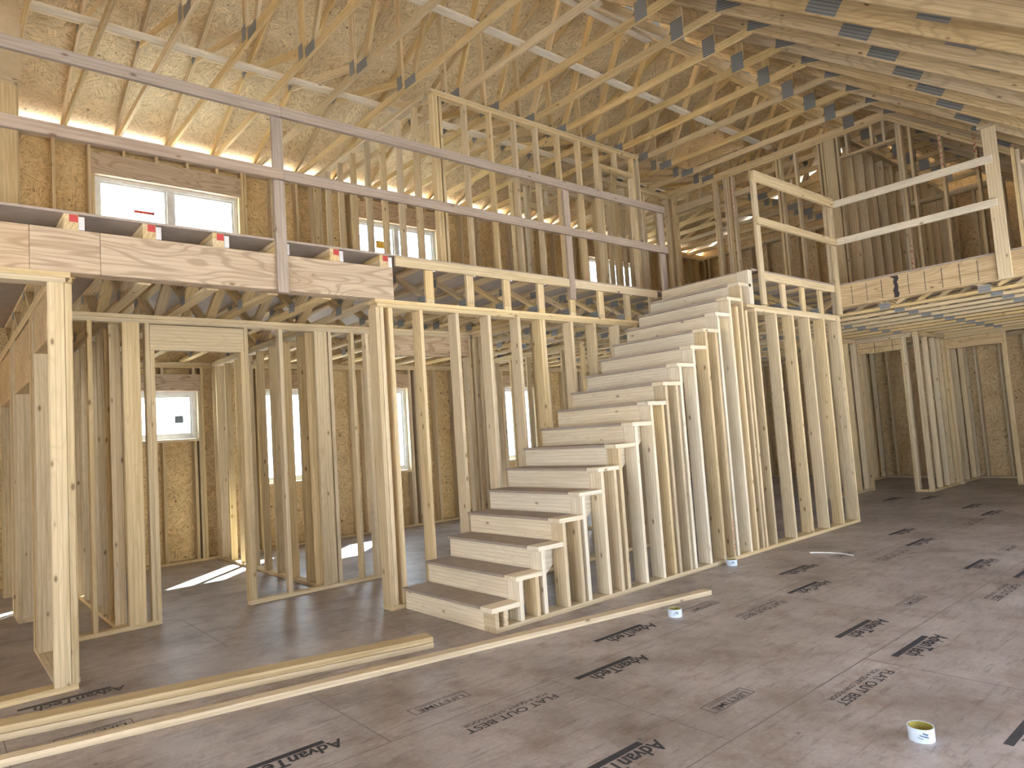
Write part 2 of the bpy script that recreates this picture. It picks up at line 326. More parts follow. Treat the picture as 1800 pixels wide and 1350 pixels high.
# exterior back wall ------------------------------------------------
def sheath(name_part, root, ax, c, a0, a1, z0, z1, holes, th=0.012, mat='osb'):
    L = []; xs = sorted({a0, a1, *[h[0] for h in holes], *[h[1] for h in holes]})
    for s, e in zip(xs, xs[1:]):
        hs = sorted([h for h in holes if h[0] <= s+1e-6 and h[1] >= e-1e-6], key=lambda h: h[2]); z = z0
        for h in hs: L.append(((s, e), (z, h[2]))); z = h[3]
        L.append(((s, e), (z, z1)))
    if ax == 'x': bl = [(A, (c, c+th), Z) for A, Z in L]
    else: bl = [((c, c+th), A, Z) for A, Z in L]
    return boxes(name_part, root, bl, mat)
LO = [(-1.15, -0.28, 1.70, 2.37), (0.62, 1.44, 0.97, 2.38), (2.36, 3.16, 0.97, 2.38), (5.36, 6.18, 0.97, 2.38), (7.55, 8.35, 0.97, 2.38)]
UP = [(-1.48, 0.40, 4.42, 5.29), (2.32, 3.98, 4.42, 5.29), (8.05, 9.65, 4.42, 5.29)]
wb = thing('wall_back', 'back outside wall of studs and strand board behind the rooms', loc=(4, 6, 0), kind='structure')
sheath('sheathing', wb, 'x', 6.141, -7.0, 12.7, 0.0, 5.74, LO+UP)
framewall(wb, 'x', 6.0, W6, -4.0, 12.6, 0.0, 2.77, openings=[(a, b, c, d, 0.235, 'plywood') for a, b, c, d in LO])
framewall(wb, 'x', 6.0, W6, -2.36, 12.6, 3.20, 5.76, openings=[(a, b, c, d, 0.30, 'plywood') for a, b, c, d in UP])
bx('rim_board', wb, (-4, 12.6), (6.10, 6.14), (2.77, 3.18), 'osb')
# eave blocking: a low strand board strip between the truss heels
bx('eave_board', wb, (-2.6, 12.6), (6.10, 6.125), (5.76, 5.86), 'osb')

# far gable wall and the walls behind the camera ---------------------
wr = thing('wall_right', 'far gable wall of strand board and studs at the dark end of the house', loc=(12.6, 0, 0), kind='structure')
meshpoly = [(-5.3, 0), (6.15, 0), (6.15, 5.9), (1.715, 7.5), (-5.3, 2.4)]
prism('sheathing', wr, meshpoly, 'x', 12.601, 12.62, 'osbx')
framewall(wr, 'y', 12.46, W6, -5.2, 5.99, 0, 2.77)
framewall(wr, 'y', 12.46, W6, -1.5, 5.99, 3.2, 5.76)
wf = thing('wall_front', 'unseen low front wall behind the camera with openings sized for daylight', loc=(4, -5.3, 0), kind='structure')
sheath('sheathing', wf, 'x', -5.32, -7.4, 12.6, 0.0, 2.30, [(-2.9, -1.7, 0.3, 2.1), (-0.2, 1.8, 0.4, 2.1), (3.2, 6.2, 0.3, 2.1)])  # openings of this unseen wall are sized for the daylight they let in

wl = thing('wall_left', 'unseen strand board gable behind the camera added to limit daylight', loc=(-7.4, 0, 0), kind='structure')  # unseen gable added to cut daylight; its low gap lights risers and planks
prism('sheathing', wl, [(-4.6, 2.9), (6.15, 2.9), (6.15, 5.9), (1.715, 7.5)], 'x', -7.42, -7.40, 'osb')
boxes('sheathing_lower', wl, [((-7.42, -7.40), (-1.2, 6.15), (0, 2.899)), ((-7.42, -7.40), (-5.3, -4.9), (0, 2.899)), ((-7.42, -7.40), (-4.9, -1.2), (2.6, 2.899))], 'osbx')
# ------------------------------------------------------------ windows
def window(n, x0, x1, z0, z1, label, twin=False, sticker=None, grid=True):
    r = thing('window_%d' % n, label, loc=((x0+x1)/2, 6.1, z0), kind='structure')
    y0, y1 = 6.085, 6.145; f = 0.055
    boxes('window_frame', r, [((x0+.004, x1-.004), (y0, y1), (z1-f, z1-.004)), ((x0+.004, x1-.004), (y0, y1), (z0+.004, z0+f)), ((x0+.004, x0+f), (y0, y1), (z0+f, z1-f)), ((x1-f, x1-.004), (y0, y1), (z0+f, z1-f))], 'white')
    cells = [(x0+f, x1-f)]
    if twin:
        m_ = (x0+x1)/2; bx('mullion', r, (m_-0.04, m_+0.04), (y0-.005, y1), (z0+f, z1-f), 'white'); cells = [(x0+f, m_-0.04), (m_+0.04, x1-f)]
    for a, b in cells:
        s = 0.03
        sa = boxes('sash', r, [((a, b), (y0+.015, y1-.01), (z1-f-s, z1-f)), ((a, b), (y0+.015, y1-.01), (z0+f, z0+f+s)), ((a, a+s), (y0+.015, y1-.01), (z0+f+s, z1-f-s)), ((b-s, b), (y0+.015, y1-.01), (z0+f+s, z1-f-s))], 'white')
        bx('pane', sa, (a+s, b-s), (6.118, 6.121), (z0+f+s, z1-f-s), 'glass')
        if grid:
            g = 0.007; A, B = a+s, b-s; zt = z1-f-s; zb = z0+f+s; q = 0.13
            boxes('grille', sa, [((A+q, A+q+g), (6.111, 6.115), (zb, zt)), ((B-q-g, B-q), (6.111, 6.115), (zb, zt)), ((A, B), (6.111, 6.115), (zt-q, zt-q+g)), ((A, B), (6.111, 6.115), (zb+q, zb+q+g))], 'muntin')
    if sticker:
        for (X, Z, mt) in sticker: bx('sticker', r, X, (6.112, 6.1135), Z, mt)
    return r
window(1, *LO[0], 'small white vinyl window seen through the doorway on the left', sticker=[((-0.56, -0.45), (1.93, 2.03), 'muntin')])
window(2, *LO[1], 'tall white window seen as a thin sliver between close studs')
window(3, *LO[2], 'tall white window behind the double stud at the stair foot')
window(4, *LO[3], 'tall white window beside the middle of the stair', sticker=[((5.80, 5.87), (2.02, 2.14), 'yellow')])
window(5, *LO[4], 'tall white window mostly hidden behind the upper steps')
window(6, *UP[0], 'wide twin window at the upper left above the loft floor', twin=True, sticker=[((-1.00, -0.74), (4.86, 4.90), 'redsticker')])
window(7, *UP[1], 'wide twin upstairs window behind the side wall studs of the upper room', twin=True, sticker=[((2.76, 2.92), (4.84, 4.97), 'yellow')])
window(8, *UP[2], 'twin upstairs window far back above the stair top', twin=True)

# ------------------------------------------------------------ roof trusses
XJ = [-2.45, -1.83, -1.21, -0.58, 0.05, 0.68, 1.33, 1.98, 2.63]+[3.263+0.62*k for k in range(15)]
X0 = XJ[0]
tr = thing('roof_truss', 'x', 'roof truss', loc=(X0, 6.0, 5.76), group='roof trusses spanning the house')
YU = (0, 1, 0)
def mem(name, root, x, a, b, wd=W4, th=T, mat='truss'):
    d = Vector((0, b[0]-a[0], b[1]-a[1])); wdir = Vector((0, -d.z, d.y))
    return brd(name, root, (x, a[0], a[1]), (x, b[0], b[1]), wdir, wd, th, mat)
def pl(root, x, y, z, a, b, ang=0.0, th=0.002, name='connector_plate'):
    d = Vector((0, math.cos(ang), math.sin(ang)))*a/2; c = Vector((x, y, z))
    return brd(name, root, c-d, c+d, (0, -math.sin(ang), math.cos(ang)), b, th, 'plate')
mem('bottom_chord', tr, X0, (6.13, 5.805), (-0.62, 5.805))
mem('top_chord', tr, X0, (6.70, RZ(6.70)), (1.62, RZ(1.62)))
mem('front_chord', tr, X0, (1.80, FZ(1.80)), (-5.6, FZ(-5.6)), wd=0.235, mat='pine')
for a, b in (((2.62, 5.86), (4.55, RZ(4.55)-.03)), ((2.78, 5.85), (2.78, RZ(2.78)-.05)), ((2.50, 5.86), (1.80, 7.22)), ((0.16, 5.86), (1.56, 7.08)), ((0.02, 5.85), (0.02, 6.10))):
    mem('web', tr, X0, a, b)
xs = X0-T/2-0.0012
for (y, z, a, b, g) in ((2.56, 5.825, .24, .12, 0), (2.80, 5.90, .11, .17, 0), (4.55, RZ(4.55)-.01, .16, .10, -.354), (0.05, 5.87, .16, .22, 0), (-0.62, 5.87, .30, .22, .25), (2.78, RZ(2.78)-.02, .10, .13, -.354), (1.70, 7.36, .26, .22, 0)):
    pl(tr, xs, y, z, a, b, g)
an = math.atan(0.73)
pl(tr, xs, -1.83, FZ(-1.83)-.02, .30, .17, an); pl(tr, xs, -2.62, FZ(-2.62)+.04, .26, .085, an)
pl(tr, xs, -3.6, FZ(-3.6)+.02, .26, .085, an)
trs = [tr]
for i, x in enumerate(XJ[1:]): trs.append(copy_tree(tr, None, Vector((x-X0, 0, 0))))
for i, o in enumerate(trs):
    if i < 9: o['label'] = 'wooden roof truss with web members, %s counted from the left gable end' % nth(i)
    else: o['label'] = 'wooden roof truss with web members, %s counted from the far gable end' % nth(len(trs)-1-i)
    o['group'] = 'roof trusses spanning the house'
def brace(x0, x1, y, z, label, d='z'):
    o = bx('truss_brace', None, (x0, x1), (y-T/2, y+T/2) if d == 'z' else (y-W4/2, y+W4/2), (z, z+W4) if d == 'z' else (z, z+T), 'pale')
    tag(o, label, 'brace'); return o
brace(-2.5, 5.5, 3.37, 5.853, 'pale board running across the trusses nearest the back wall windows', 'f')
brace(-0.5, 7.4, 1.25, 5.853, 'long pale board crossing the middle of the trusses above the upper hall', 'f')
brace(1.2, 3.9, 0.90, 6.35, 'short pale board nailed high in the trusses above the stair', 'f')
brace(1.2, 3.9, 0.60, 6.20, 'lower of two short boards nailed high in the trusses above the stair', 'f')
brace(-2.5, 12.4, 4.40, 6.40, 'thin dark brace running close under the back roof sheathing')

# left upper stub wall with strand board above
w_ = thing('stud_wall', 'greyish stud wall end with a plain gable panel above at the upper left corner', 'stud wall', (-3.2, 3.6, 3.2))
framewall(w_, 'x', 3.60, W4, -4.2, -2.50, 3.2, 5.20)
bx('stud', w_, (-2.66, -2.515), (3.561, 3.599), (3.2, 5.12), 'stud')
prism('gable_panel', w_, [(-4.2, 5.202), (-2.476, 5.202), (-2.476, RZ(3.65)-.07), (-4.2, RZ(3.65)-.07)], 'y', 3.61, 3.63, 'tan')

# ------------------------------------------------------------ floor trusses of the loft
def ftruss(x, y0, y1, label, grp, hang):
    r = thing('floor_truss', label, 'floor truss', (x, y0, 2.77), grp)
    bx('top_chord', r, (x-W4/2, x+W4/2), (y0, y1), (3.142, 3.18), 'truss')
    yb = y0+0.19 if hang else y0
    bx('bottom_chord', r, (x-W4/2, x+W4/2), (yb, y1), (2.77, 2.808), 'truss')
    ys = y0
    if hang:
        bx('end_block', r, (x-W4/2, x+W4/2), (y0, y0+0.30), (3.070, 3.141), 'truss')
        bx('red_end_mark', r, (x-0.012, x+W4/2-0.004), (y0-0.001, y0+0.003), (3.125, 3.176), 'red')
        bx('paper_tag', r, (x+W4/2-0.001, x+W4/2+0.034), (y0-0.004, y0+0.004), (3.072, 3.165), 'tag')
        ys = y0+0.30
    else:
        bx('end_post', r, (x-W4/2, x+W4/2), (y0, y0+T), (2.809, 3.141), 'truss')
        bx('paper_tag', r, (x+W4/2-0.012, x+W4/2+0.014), (y0-0.022, y0-0.016), (3.075, 3.100), 'tag')
    n = max(1, round((y1-ys)/1.15)); L = (y1-ys)/n
    for i in range(n):
        a = ys+i*L; up = (a+0.06, 2.83); mid = (a+L/2, 3.12); dn = (a+L-0.06, 2.83)
        if hang:
            mem2(r, x, (a+0.03, 3.125), (a+L/2-0.02, 2.825)); mem2(r, x, (a+L/2+0.05, 2.825), (a+L-0.04, 3.125))
            pls = [(a+0.06, 3.12), (a+L/2, 2.815)]
        else:
            mem2(r, x, (a+0.07, 2.825), (a+L/2-0.03, 3.125)); mem2(r, x, (a+L/2+0.03, 3.125), (a+L-0.05, 2.825))
            pls = [(a+0.09, 2.815), (a+L/2, 3.12)]
        for (py, pz) in pls:
            bx('connector_plate', r, (x-W4/2-.0025, x-W4/2-.0005), (py-.065, py+.065), (pz-.045, pz+.04), 'plate')
    return r
def mem2(r, x, a, b):
    d = Vector((0, b[0]-a[0], b[1]-a[1])); return brd('web', r, (x, a[0], a[1]), (x, b[0], b[1]), (1, 0, 0), W4, T, 'truss')
protos = {}
for k in range(0, 31):
    x = -2.42+0.487*k
    if k <= 5: key = 'h'; lab = 'floor truss with red-marked end block on the beam, %s from the left' % nth(k)
    elif k <= 13: key = 'a'; lab = 'open floor truss ending over the stair side wall, %s from the beam' % nth(k-6)
    elif k <= 17: key = 'b'; lab = 'open floor truss over the landing beside the stair top, %s from the stair' % nth(k-14)
    else: key = 'c'; lab = 'floor truss under the far right loft, %s row behind the stained beam' % nth(k-18)
    grp = {'h': 'loft trusses on the beam', 'a': 'loft trusses over the stair wall', 'b': 'landing trusses', 'c': 'right loft trusses'}[key]
    if key not in protos:
        y0 = {'h': 1.2, 'a': 1.2, 'b': -0.062, 'c': -5.2}[key]
        protos[key] = (ftruss(x + (0.10 if key == 'c' else 0), y0, 5.99, lab, grp, key == 'h'), x)
    else:
        p_, px_ = protos[key]; c_ = copy_tree(p_, None, Vector((x-px_, 0, 0))); c_['label'] = lab

# laminated beam and ribbon
lb = thing('laminated_beam', 'long brown plywood-faced beam carrying the loft edge on the left', 'beam', (-1.5, 1.2, 2.77))
for a, b in ((-4.5, -2.66), (-2.658, -2.25), (-2.248, 0.10)): bx('beam_ply', lb, (a, b), (1.2, 1.245), (2.77, 3.07), 'plywood')
bx('beam_ply', lb, (-4.5, 0.10), (1.2455, 1.34), (2.77, 3.07), 'plywood')
rb = bx('ribbon_board', None, (0.12, 2.383), (1.162, 1.199), (3.085, 3.176), 'stud'); tag(rb, 'pale ribbon board along the truss ends between the beam and the middle rail post', 'board')
rb = bx('ribbon_board', None, (2.477, 3.98), (1.162, 1.199), (3.085, 3.176), 'stud'); tag(rb, 'pale ribbon board along the truss ends from the middle rail post to the stair top', 'board')
rb = bx('ribbon_board', None, (4.326, 6.198), (-0.100, -0.063), (3.085, 3.176), 'stud'); tag(rb, 'short ribbon board under the landing rail beside the stair top', 'board')
hd = bx('stair_header', None, (4.095, 4.133), (0.045, 1.155), (2.86, 3.178), 'stud'); tag(hd, 'header board closing the stair opening under the top step', 'board')

# right stained beam
sb = thing('stained_beam', 'orange laminated beam with a black drip stain below the right rail', 'beam', (6.3, -2.5, 2.87))
bx('beam_ply', sb, (6.30, 6.345), (-5.2, -0.10), (2.87, 3.178), 'lvl')
boxes('seam_line', sb, [((6.2975, 6.2995), (y, y+.006), (2.90, 3.15)) for y in (-.28, -.47, -.66, -.98, -1.17, -1.36, -1.55, -1.74, -1.93)], 'glue')
pts = [(-.76, 3.165), (-.86, 3.165), (-.87, 3.12), (-.845, 3.08), (-.86, 3.03), (-.85, 2.97), (-.865, 2.93), (-.85, 2.885), (-.80, 2.885), (-.80, 2.94), (-.79, 2.98), (-.815, 3.03), (-.80, 3.09), (-.815, 3.13)]
prism('drip_stain', sb, pts, 'x', 6.2965, 6.2985, 'glue')

# ------------------------------------------------------------ ground floor stud walls
def SW(label, loc): return thing('stud_wall', label, 'stud wall', loc)
w1 = SW('stud wall on the left of the stair carrying the loft trusses', (1.7, 1.2, 0))
framewall(w1, 'x', 1.2, W6, -0.10, 3.60, 0, 2.77, studs=[-0.08, -0.038, 0.055, 0.385, 0.805, 1.21, 1.61, 1.93, 1.972, 2.41, 2.79, 3.20, 3.56], mat='stud')
w2 = SW('near stud wall end at the far left with a bright post and floor plate', (-3.2, 1.2, 0))
framewall(w2, 'x', 1.2, W6, -4.4, -2.43, 0, 2.77, studs=[-4.3, -3.9, -3.5, -3.1, -2.449])
bx('stud', w2, (-2.565, -2.470), (1.2, 1.238), (0.038, 2.694), 'stud')
w3 = SW('hall stud wall with a doorway in front of the small window', (0, 2.6, 0))
framewall(w3, 'x', 2.6, W4, -2.41, 2.09, 0, 2.77, studs=[-2.39, -2.11, -0.42, 0.385, 2.07],
          openings=[(-1.60, -0.83, 0, 2.45, 0.235), (0.62, 1.94, 0, 2.46, 0.235, 'plywood')])
bx('stud', w3, (-1.86, -1.72), (2.6, 2.638), (0.038, 2.694)); bx('stud', w3, (-0.06, 0.085), (2.6, 2.638), (0.038, 2.694)); bx('stud', w3, (0.10, 0.138), (2.6, 2.689), (0.038, 2.694))
w4 = SW('partition wall of studs between the small-window room and the next room', (-0.05, 4.3, 0))
framewall(w4, 'y', -0.09, W4, 2.70, 5.99, 0, 2.77, studs=[2.75, 2.98, 3.39, 3.80, 4.20, 4.60, 5.02, 5.42, 5.80, 5.96])
w5 = SW('partition wall of studs left of the doorway behind the thin hall stud', (-1.9, 4.3, 0))
framewall(w5, 'y', -1.94, W4, 2.70, 5.99, 0, 2.77, studs=[2.76, 3.0, 3.36, 3.86, 4.3, 4.7, 5.1, 5.5, 5.9])
w6 = SW('far left stud wall with strand lumber headers over its openings', (-2.5, 3.6, 0))
framewall(w6, 'y', -2.54, W6, 1.36, 5.99, 0, 2.77, studs=[1.40, 4.05, 4.10], openings=[(2.62, 3.88, 0, 2.17, 0.50, 'osbx'), (4.42, 5.60, 0, 2.17, 0.50, 'osbx')])
for y in (2.30, 2.345, 2.39): bx('stud', w6, (-2.54, -2.40), (y, y+T), (0.038, 2.69))
bx('header', w6, (-2.535, -2.405), (1.42, 2.28), (2.35, 2.69), 'osbx')
w7 = SW('short partition behind the stair side wall next to the dark header', (2.0, 2.0, 0))
framewall(w7, 'y', 2.0, W4, 1.36, 2.58, 0, 2.77, studs=[1.45, 2.30, 2.42, 2.54])
w8 = SW('partition wall of studs behind the dark header room', (3.3, 4.6, 0))
framewall(w8, 'y', 4.20, W4, 2.8, 5.99, 0, 2.77)
# stair wall: full-height part and cut studs
w9 = SW('tall open stud wall along the right side of the stair', (3.1, -0.10, 0))
bx('bottom_plate', w9, (0.03, 3.10), (-0.10, 0.04), (0, T)); bx('bottom_plate', w9, (3.101, 6.27), (-0.10, 0.04), (0, T))
bx('top_plate', w9, (4.09, 6.27), (-0.10, 0.04), (2.694, 2.732)); bx('top_plate', w9, (3.93, 6.27), (-0.10, 0.04), (2.733, 2.769))
RISE, RUN = 0.188, 0.2524
for k in range(15):
    x0 = RUN*k+0.028; zt = RISE*(k+1)-T
    bx('stud', w9, (x0, x0+T), (-0.10, 0.04), (T, zt), 'pale' if k % 3 else 'stud')
    bx('step_cap', w9, (RUN*k, RUN*(k+1)+0.026), (-0.10, 0.04), (zt, zt+T), 'pale')
for x, z in ((0.115, .15), (0.45, .338), (0.96, .714), (1.46, 1.09), (2.22, 1.655), (2.47, 1.845), (3.24, 2.41), (3.70, 2.72)):
    bx('stud', w9, (x, x+T), (-0.10, 0.04), (T, z-0.0), 'stud')
bx('stud', w9, (RUN*15+0.028, RUN*15+0.066), (-0.10, 0.04), (T, 2.97)); bx('step_cap', w9, (RUN*15, RUN*16+0.02), (-0.10, 0.04), (2.97, 3.008), 'pale')
for x in (3.905, 4.11, 4.56, 4.97, 5.38, 5.79, 6.19, 6.245): bx('stud', w9, (x-T/2, x+T/2), (-0.10, 0.04), (T, 2.693))
bx('stud', w9, (4.01, 4.10), (-0.10, 0.04), (2.77, 3.17), 'pale')

# ------------------------------------------------------------ stair
st = thing('staircase', 'straight wooden staircase with pale risers and dark board treads', 'staircase', (2, 0.6, 0))
for k in range(16):
    z = RISE*(k+1)
    bx('tread', st, (RUN*k, RUN*(k+1)+0.027), (0.042, 1.17), (z-0.022, z), 'tread')
for k in range(17):
    bx('riser', st, (RUN*k+0.028, RUN*k+0.053), (0.042, 1.165), (RISE*k+0.001, RISE*(k+1)-0.0225), 'pale')
for y in (0.050, 0.60, 1.12):
    P = [(0.06, 0.0)]
    for k in range(16): P += [(RUN*k+0.054, RISE*(k+1)-0.023), (RUN*(k+1)+0.053, RISE*(k+1)-0.023)]
    P += [(RUN*16+0.0, RISE*15-0.02), (0.30, 0.0)]
    q = []
    for c_ in P:
        if not q or (abs(c_[0]-q[-1][0])+abs(c_[1]-q[-1][1])) > 1e-4: q.append(c_)
    prism('stringer', st, q, 'y', y, y+T, 'pale')

# ------------------------------------------------------------ right ground floor walls
w10 = SW('stud wall corner with a strand lumber header beyond the stair wall', (9.9, 0.8, 0))
framewall(w10, 'x', 1.24, W4, 8.3, 9.87, 0, 2.77)
framewall(w10, 'y', 9.90, W4, 0.30, 1.33, 0, 2.77, studs=[], openings=[(0.50, 1.20, 0, 2.49, 0.20, 'osbx')])
bx('header_line', w10, (9.898, 9.9005), (0.50, 1.20), (2.585, 2.592), 'glue')
for y in (0.62, 0.92): bx('header_line', w10, (9.898, 9.9005), (y, y+.008), (2.50, 2.68), 'glue')
w11 = SW('short stud wall between the two dark doorways at the far right', (10.7, 0.3, 0))
framewall(w11, 'x', 0.21, W4, 9.92, 11.25, 0, 2.77, studs=[9.96, 10.35, 10.72, 10.98, 11.23])
w12 = SW('far right stud wall with a wide brown header over a dark doorway', (11.3, -2, 0))
framewall(w12, 'y', 11.26, W4, -5.2, 0.30, 0, 2.77, studs=[-5.1, -4.7, -4.3, -3.9, -3.5, -3.1, -2.7, -2.3, -1.9, -1.5, -1.12, 0.26], openings=[(-0.66, 0.16, 0, 2.49, 0.20, 'lvl')])
w13 = SW('dark closet partition seen through the far right doorway', (12.0, 1.6, 0))
framewall(w13, 'x', 1.95, W4, 9.98, 12.44, 0, 2.77)
w14 = SW('dark partition of studs beyond the brown header', (12.0, 0.3, 0))
framewall(w14, 'x', 0.21, W4, 11.36, 12.44, 0, 2.77)

# ------------------------------------------------------------ upper floor walls
Z2 = 3.20; ZC = 5.758
u1 = SW('upper room front stud wall with its corner post behind the long rails', (3.5, 2.45, Z2))
framewall(u1, 'x', 2.45, W4, 1.52, 5.50, Z2, ZC, studs=[1.56, 1.60, 1.66, 2.05, 2.46, 2.88, 3.28, 3.70, 4.12, 4.93, 5.46], openings=[(4.57, 5.28, Z2, 5.36, 0.076)])
u2 = SW('upper room side stud wall running back to the window wall', (1.5, 4.3, Z2))
framewall(u2, 'y', 1.50, W4, 2.55, 5.99, Z2, ZC, studs=[2.87, 3.28, 3.70, 4.12, 4.54, 4.95, 5.36, 5.77, 5.96])
u3 = SW('upper hall stud wall turning back beside the upper room', (6.5, 3.4, Z2))
framewall(u3, 'x', 3.37, W4, 5.50, 7.49, Z2, ZC)
framewall(u3, 'y', 5.42, W4, 2.55, 3.36, Z2, ZC)
u4 = SW('sloped-top stud wall under the roof peak with an upper doorway', (7.5, 1, Z2))
XA = (7.5, 7.589)
bx('top_plate', u4, XA, (-0.50, 3.46), (5.720, 5.757)); bx('top_plate', u4, XA, (-0.49, 3.44), (5.682, 5.719))
zs = lambda y: 5.757+0.73*(y+0.5)
for off in (0.024, 0.071): brd('top_plate', u4, (7.5445, -0.47, zs(-0.47)-off), (7.5445, -2.60, zs(-2.60)-off), (1, 0, 0), W4, T)
bx('bottom_plate', u4, XA, (0.17, 3.46), (Z2, Z2+T)); bx('bottom_plate', u4, XA, (-2.6, -0.60), (Z2, Z2+T))
def vs(y, zt=None, zb=Z2+T, wd=T, root=None, xa=XA): bx('stud', root or u4, xa, (y-wd/2, y+wd/2), (zb, zt if zt else min(5.68, zs(y)-0.095)))
for y in (3.44, 3.40, 3.31, 3.27, 2.42, 2.375, 2.20, 2.155, 2.11, 2.05, 1.70, 1.22, 1.16, 0.90, 0.52, 0.46, 0.41, 0.22, -0.62, -0.66, -0.78, -1.15, -1.55, -2.0, -2.4): vs(y)
bx('header', u4, XA, (2.45, 3.25), (5.36, 5.50)); bx('header', u4, XA, (1.72, 2.02), (5.30, 5.40)); bx('header', u4, XA, (-0.60, 0.20), (5.335, 5.373)); bx('header', u4, XA, (0.26, 0.40), (3.24, 5.68), 'stud')
for y in (0.08, -0.28, -0.45): bx('cripple_stud', u4, XA, (y-T/2, y+T/2), (5.374, min(5.68, zs(y)-0.095)))
for y in (3.0, 2.7): bx('cripple_stud', u4, XA, (y-T/2, y+T/2), (5.50, 5.68))
u5 = SW('knotty closet wall of close boards seen through the upper doorway', (9.8, 0.2, Z2))
framewall(u5, 'x', 0.22, W6, 7.60, 12.44, Z2, ZC)
u6 = SW('stud wall deep in the right loft behind the rails', (9.8, -2, Z2))
framewall(u6, 'y', 9.6, W4, -1.35, 0.15, Z2, 4.95)
u7 = SW('upstairs partition of studs running back from the hall towards the far window', (9.6, 4.6, Z2))
framewall(u7, 'y', 7.50, W4, 3.6, 5.99, Z2, ZC, openings=[(4.4, 5.2, Z2, 5.3, 0.1)])
u8 = SW('upstairs partition of studs inside the upper room', (4.6, 4.2, Z2))
framewall(u8, 'x', 4.20, W4, 4.3, 7.4, Z2, ZC, openings=[(4.7, 5.5, Z2, 5.3, 0.1)])

# stamps printed in red and blue on a few boards
def stamp(root, org, u, v, nrm, mat='red', n=5, sz=0.045, name='ink_stamp', seed=1):
    rr = random.Random(seed); u = Vector(u); v = Vector(v); o = Vector(org)+Vector(nrm)*0.0015; V = []; Fc = []
    for i in range(n):          # rows of short strokes, too worn to read
        a = o+u*(i*sz*1.35)
        for q in range(4):
            p0 = a+u*(rr.random()*sz*.8)+v*(q*sz*.24); w1 = sz*(.15+.35*rr.random()); h1 = sz*(.14+.12*rr.random()); k_ = len(V)
            V += [p0, p0+u*w1, p0+u*w1+v*h1, p0+v*h1]; Fc.append((k_, k_+1, k_+2, k_+3))
    return meshobj(name, root, V, Fc, mat)
stamp(u4, (7.5, -1.17, 4.75), (0, 0, 1), (0, 0.6, 0), (-1, 0, 0), n=6, sz=.06)
stamp(u4, (7.5, -1.57, 4.55), (0, 0, 1), (0, 0.6, 0), (-1, 0, 0), n=7, sz=.06, seed=2)
stamp(u4, (7.5, -0.67, 3.30), (0, 0, 1), (0, 0.6, 0), (-1, 0, 0), n=6, sz=.06, seed=3)
stamp(u4, (7.5, 2.04, 4.90), (0, 0, 1), (0, 0.6, 0), (-1, 0, 0), n=8, sz=.06, seed=4)
stamp(w9, (3.245, -0.10, 0.10), (0, 0, 1), (0.8, 0, 0), (0, -1, 0), n=7, sz=.034, seed=5)
for j_, y_ in ((3, 3.3), (4, 3.25)):
    stamp(trs[j_], (XJ[j_]-T/2, y_, 5.775), (0, -1, 0), (0, 0, 1.1), (-1, 0, 0), mat='blue', n=9, sz=.055, seed=6+j_)
stamp(wb, (-2.0, 6.141, 4.55), (0.35, 0, -.9), (0.3, 0, .3), (0, -1, 0), mat='ink', n=5, sz=.07, name='ink_scribble', seed=11)
# attic hatch box between two trusses
hb = thing('hatch_box', 'strand board box framed between the trusses above the upper hall', 'box', (6.67, 2.0, 5.77))
for X_, Y_ in (((6.385, 6.40), (1.45, 2.55)), ((6.945, 6.96), (1.45, 2.55)), ((6.401, 6.944), (1.45, 1.465)), ((6.401, 6.944), (2.535, 2.55))):
    bx('side_board', hb, X_, Y_, (5.862, 6.15), 'osbx' if X_[1]-X_[0] < .1 else 'osb')

# ------------------------------------------------------------ rails
def rail(nm, label, loc): return thing(nm, label, 'railing', loc)
r1 = rail('guard_rail', 'long two-board guard rail along the loft edge above the beam', (0.5, 1.16, 3.2))
for a, b in ((-4.4, -0.93), (-0.929, 4.225)):
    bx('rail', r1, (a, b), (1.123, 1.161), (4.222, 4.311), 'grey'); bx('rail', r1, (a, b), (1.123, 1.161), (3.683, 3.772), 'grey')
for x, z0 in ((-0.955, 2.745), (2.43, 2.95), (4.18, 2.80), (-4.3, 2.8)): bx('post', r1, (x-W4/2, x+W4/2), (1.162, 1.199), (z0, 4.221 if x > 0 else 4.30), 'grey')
r2 = rail('guard_rail', 'short corner guard rail beside the stair top', (5.3, -0.1, 3.2))
bx('post', r2, (4.235, 4.324), (-0.1375, -0.1005), (2.775, 4.32)); bx('post', r2, (6.20, 6.289), (-0.1375, -0.1005), (2.775, 4.32)); bx('post', r2, (6.262, 6.299), (-0.10, -0.012), (2.80, 4.32))
for z in (4.245, 3.72): bx('rail', r2, (4.20, 6.26), (-0.1755, -0.138), (z, z+W4))
bx('top_rail', r2, (4.22, 6.26), (-0.17, -0.11), (4.335, 4.372))
r3 = rail('guard_rail', 'two-board guard rail over the stained beam at the far right', (6.26, -1, 3.2))
for z in (4.24, 3.72): bx('rail', r3, (6.225, 6.262), (-2.02, -0.18), (z, z+W4), 'pale')
p1 = thing('rail_post', 'tall pale post at the right end of the upper rails', 'post', (6.28, -2.0, 2.87))
bx('post_board', p1, (6.263, 6.2995), (-2.075, -1.935), (2.87, 4.66)); bx('post_board', p1, (6.35, 6.49), (-2.03, -1.99), (3.2, 4.66)); bx('post_cap', p1, (6.24, 6.46), (-2.10, -1.90), (4.66, 4.70))
w15 = SW('stud wall at the right edge beyond the tall rail post', (6.4, -3, Z2))
for y in (-2.20, -2.243, -2.62, -3.0): bx('stud', w15, (6.31, 6.45), (y-T/2, y+T/2), (3.2, 5.60+0.73*(y+0.5)))
bx('header', w15, (6.31, 6.45), (-3.4, -2.265), (4.15, 4.19))

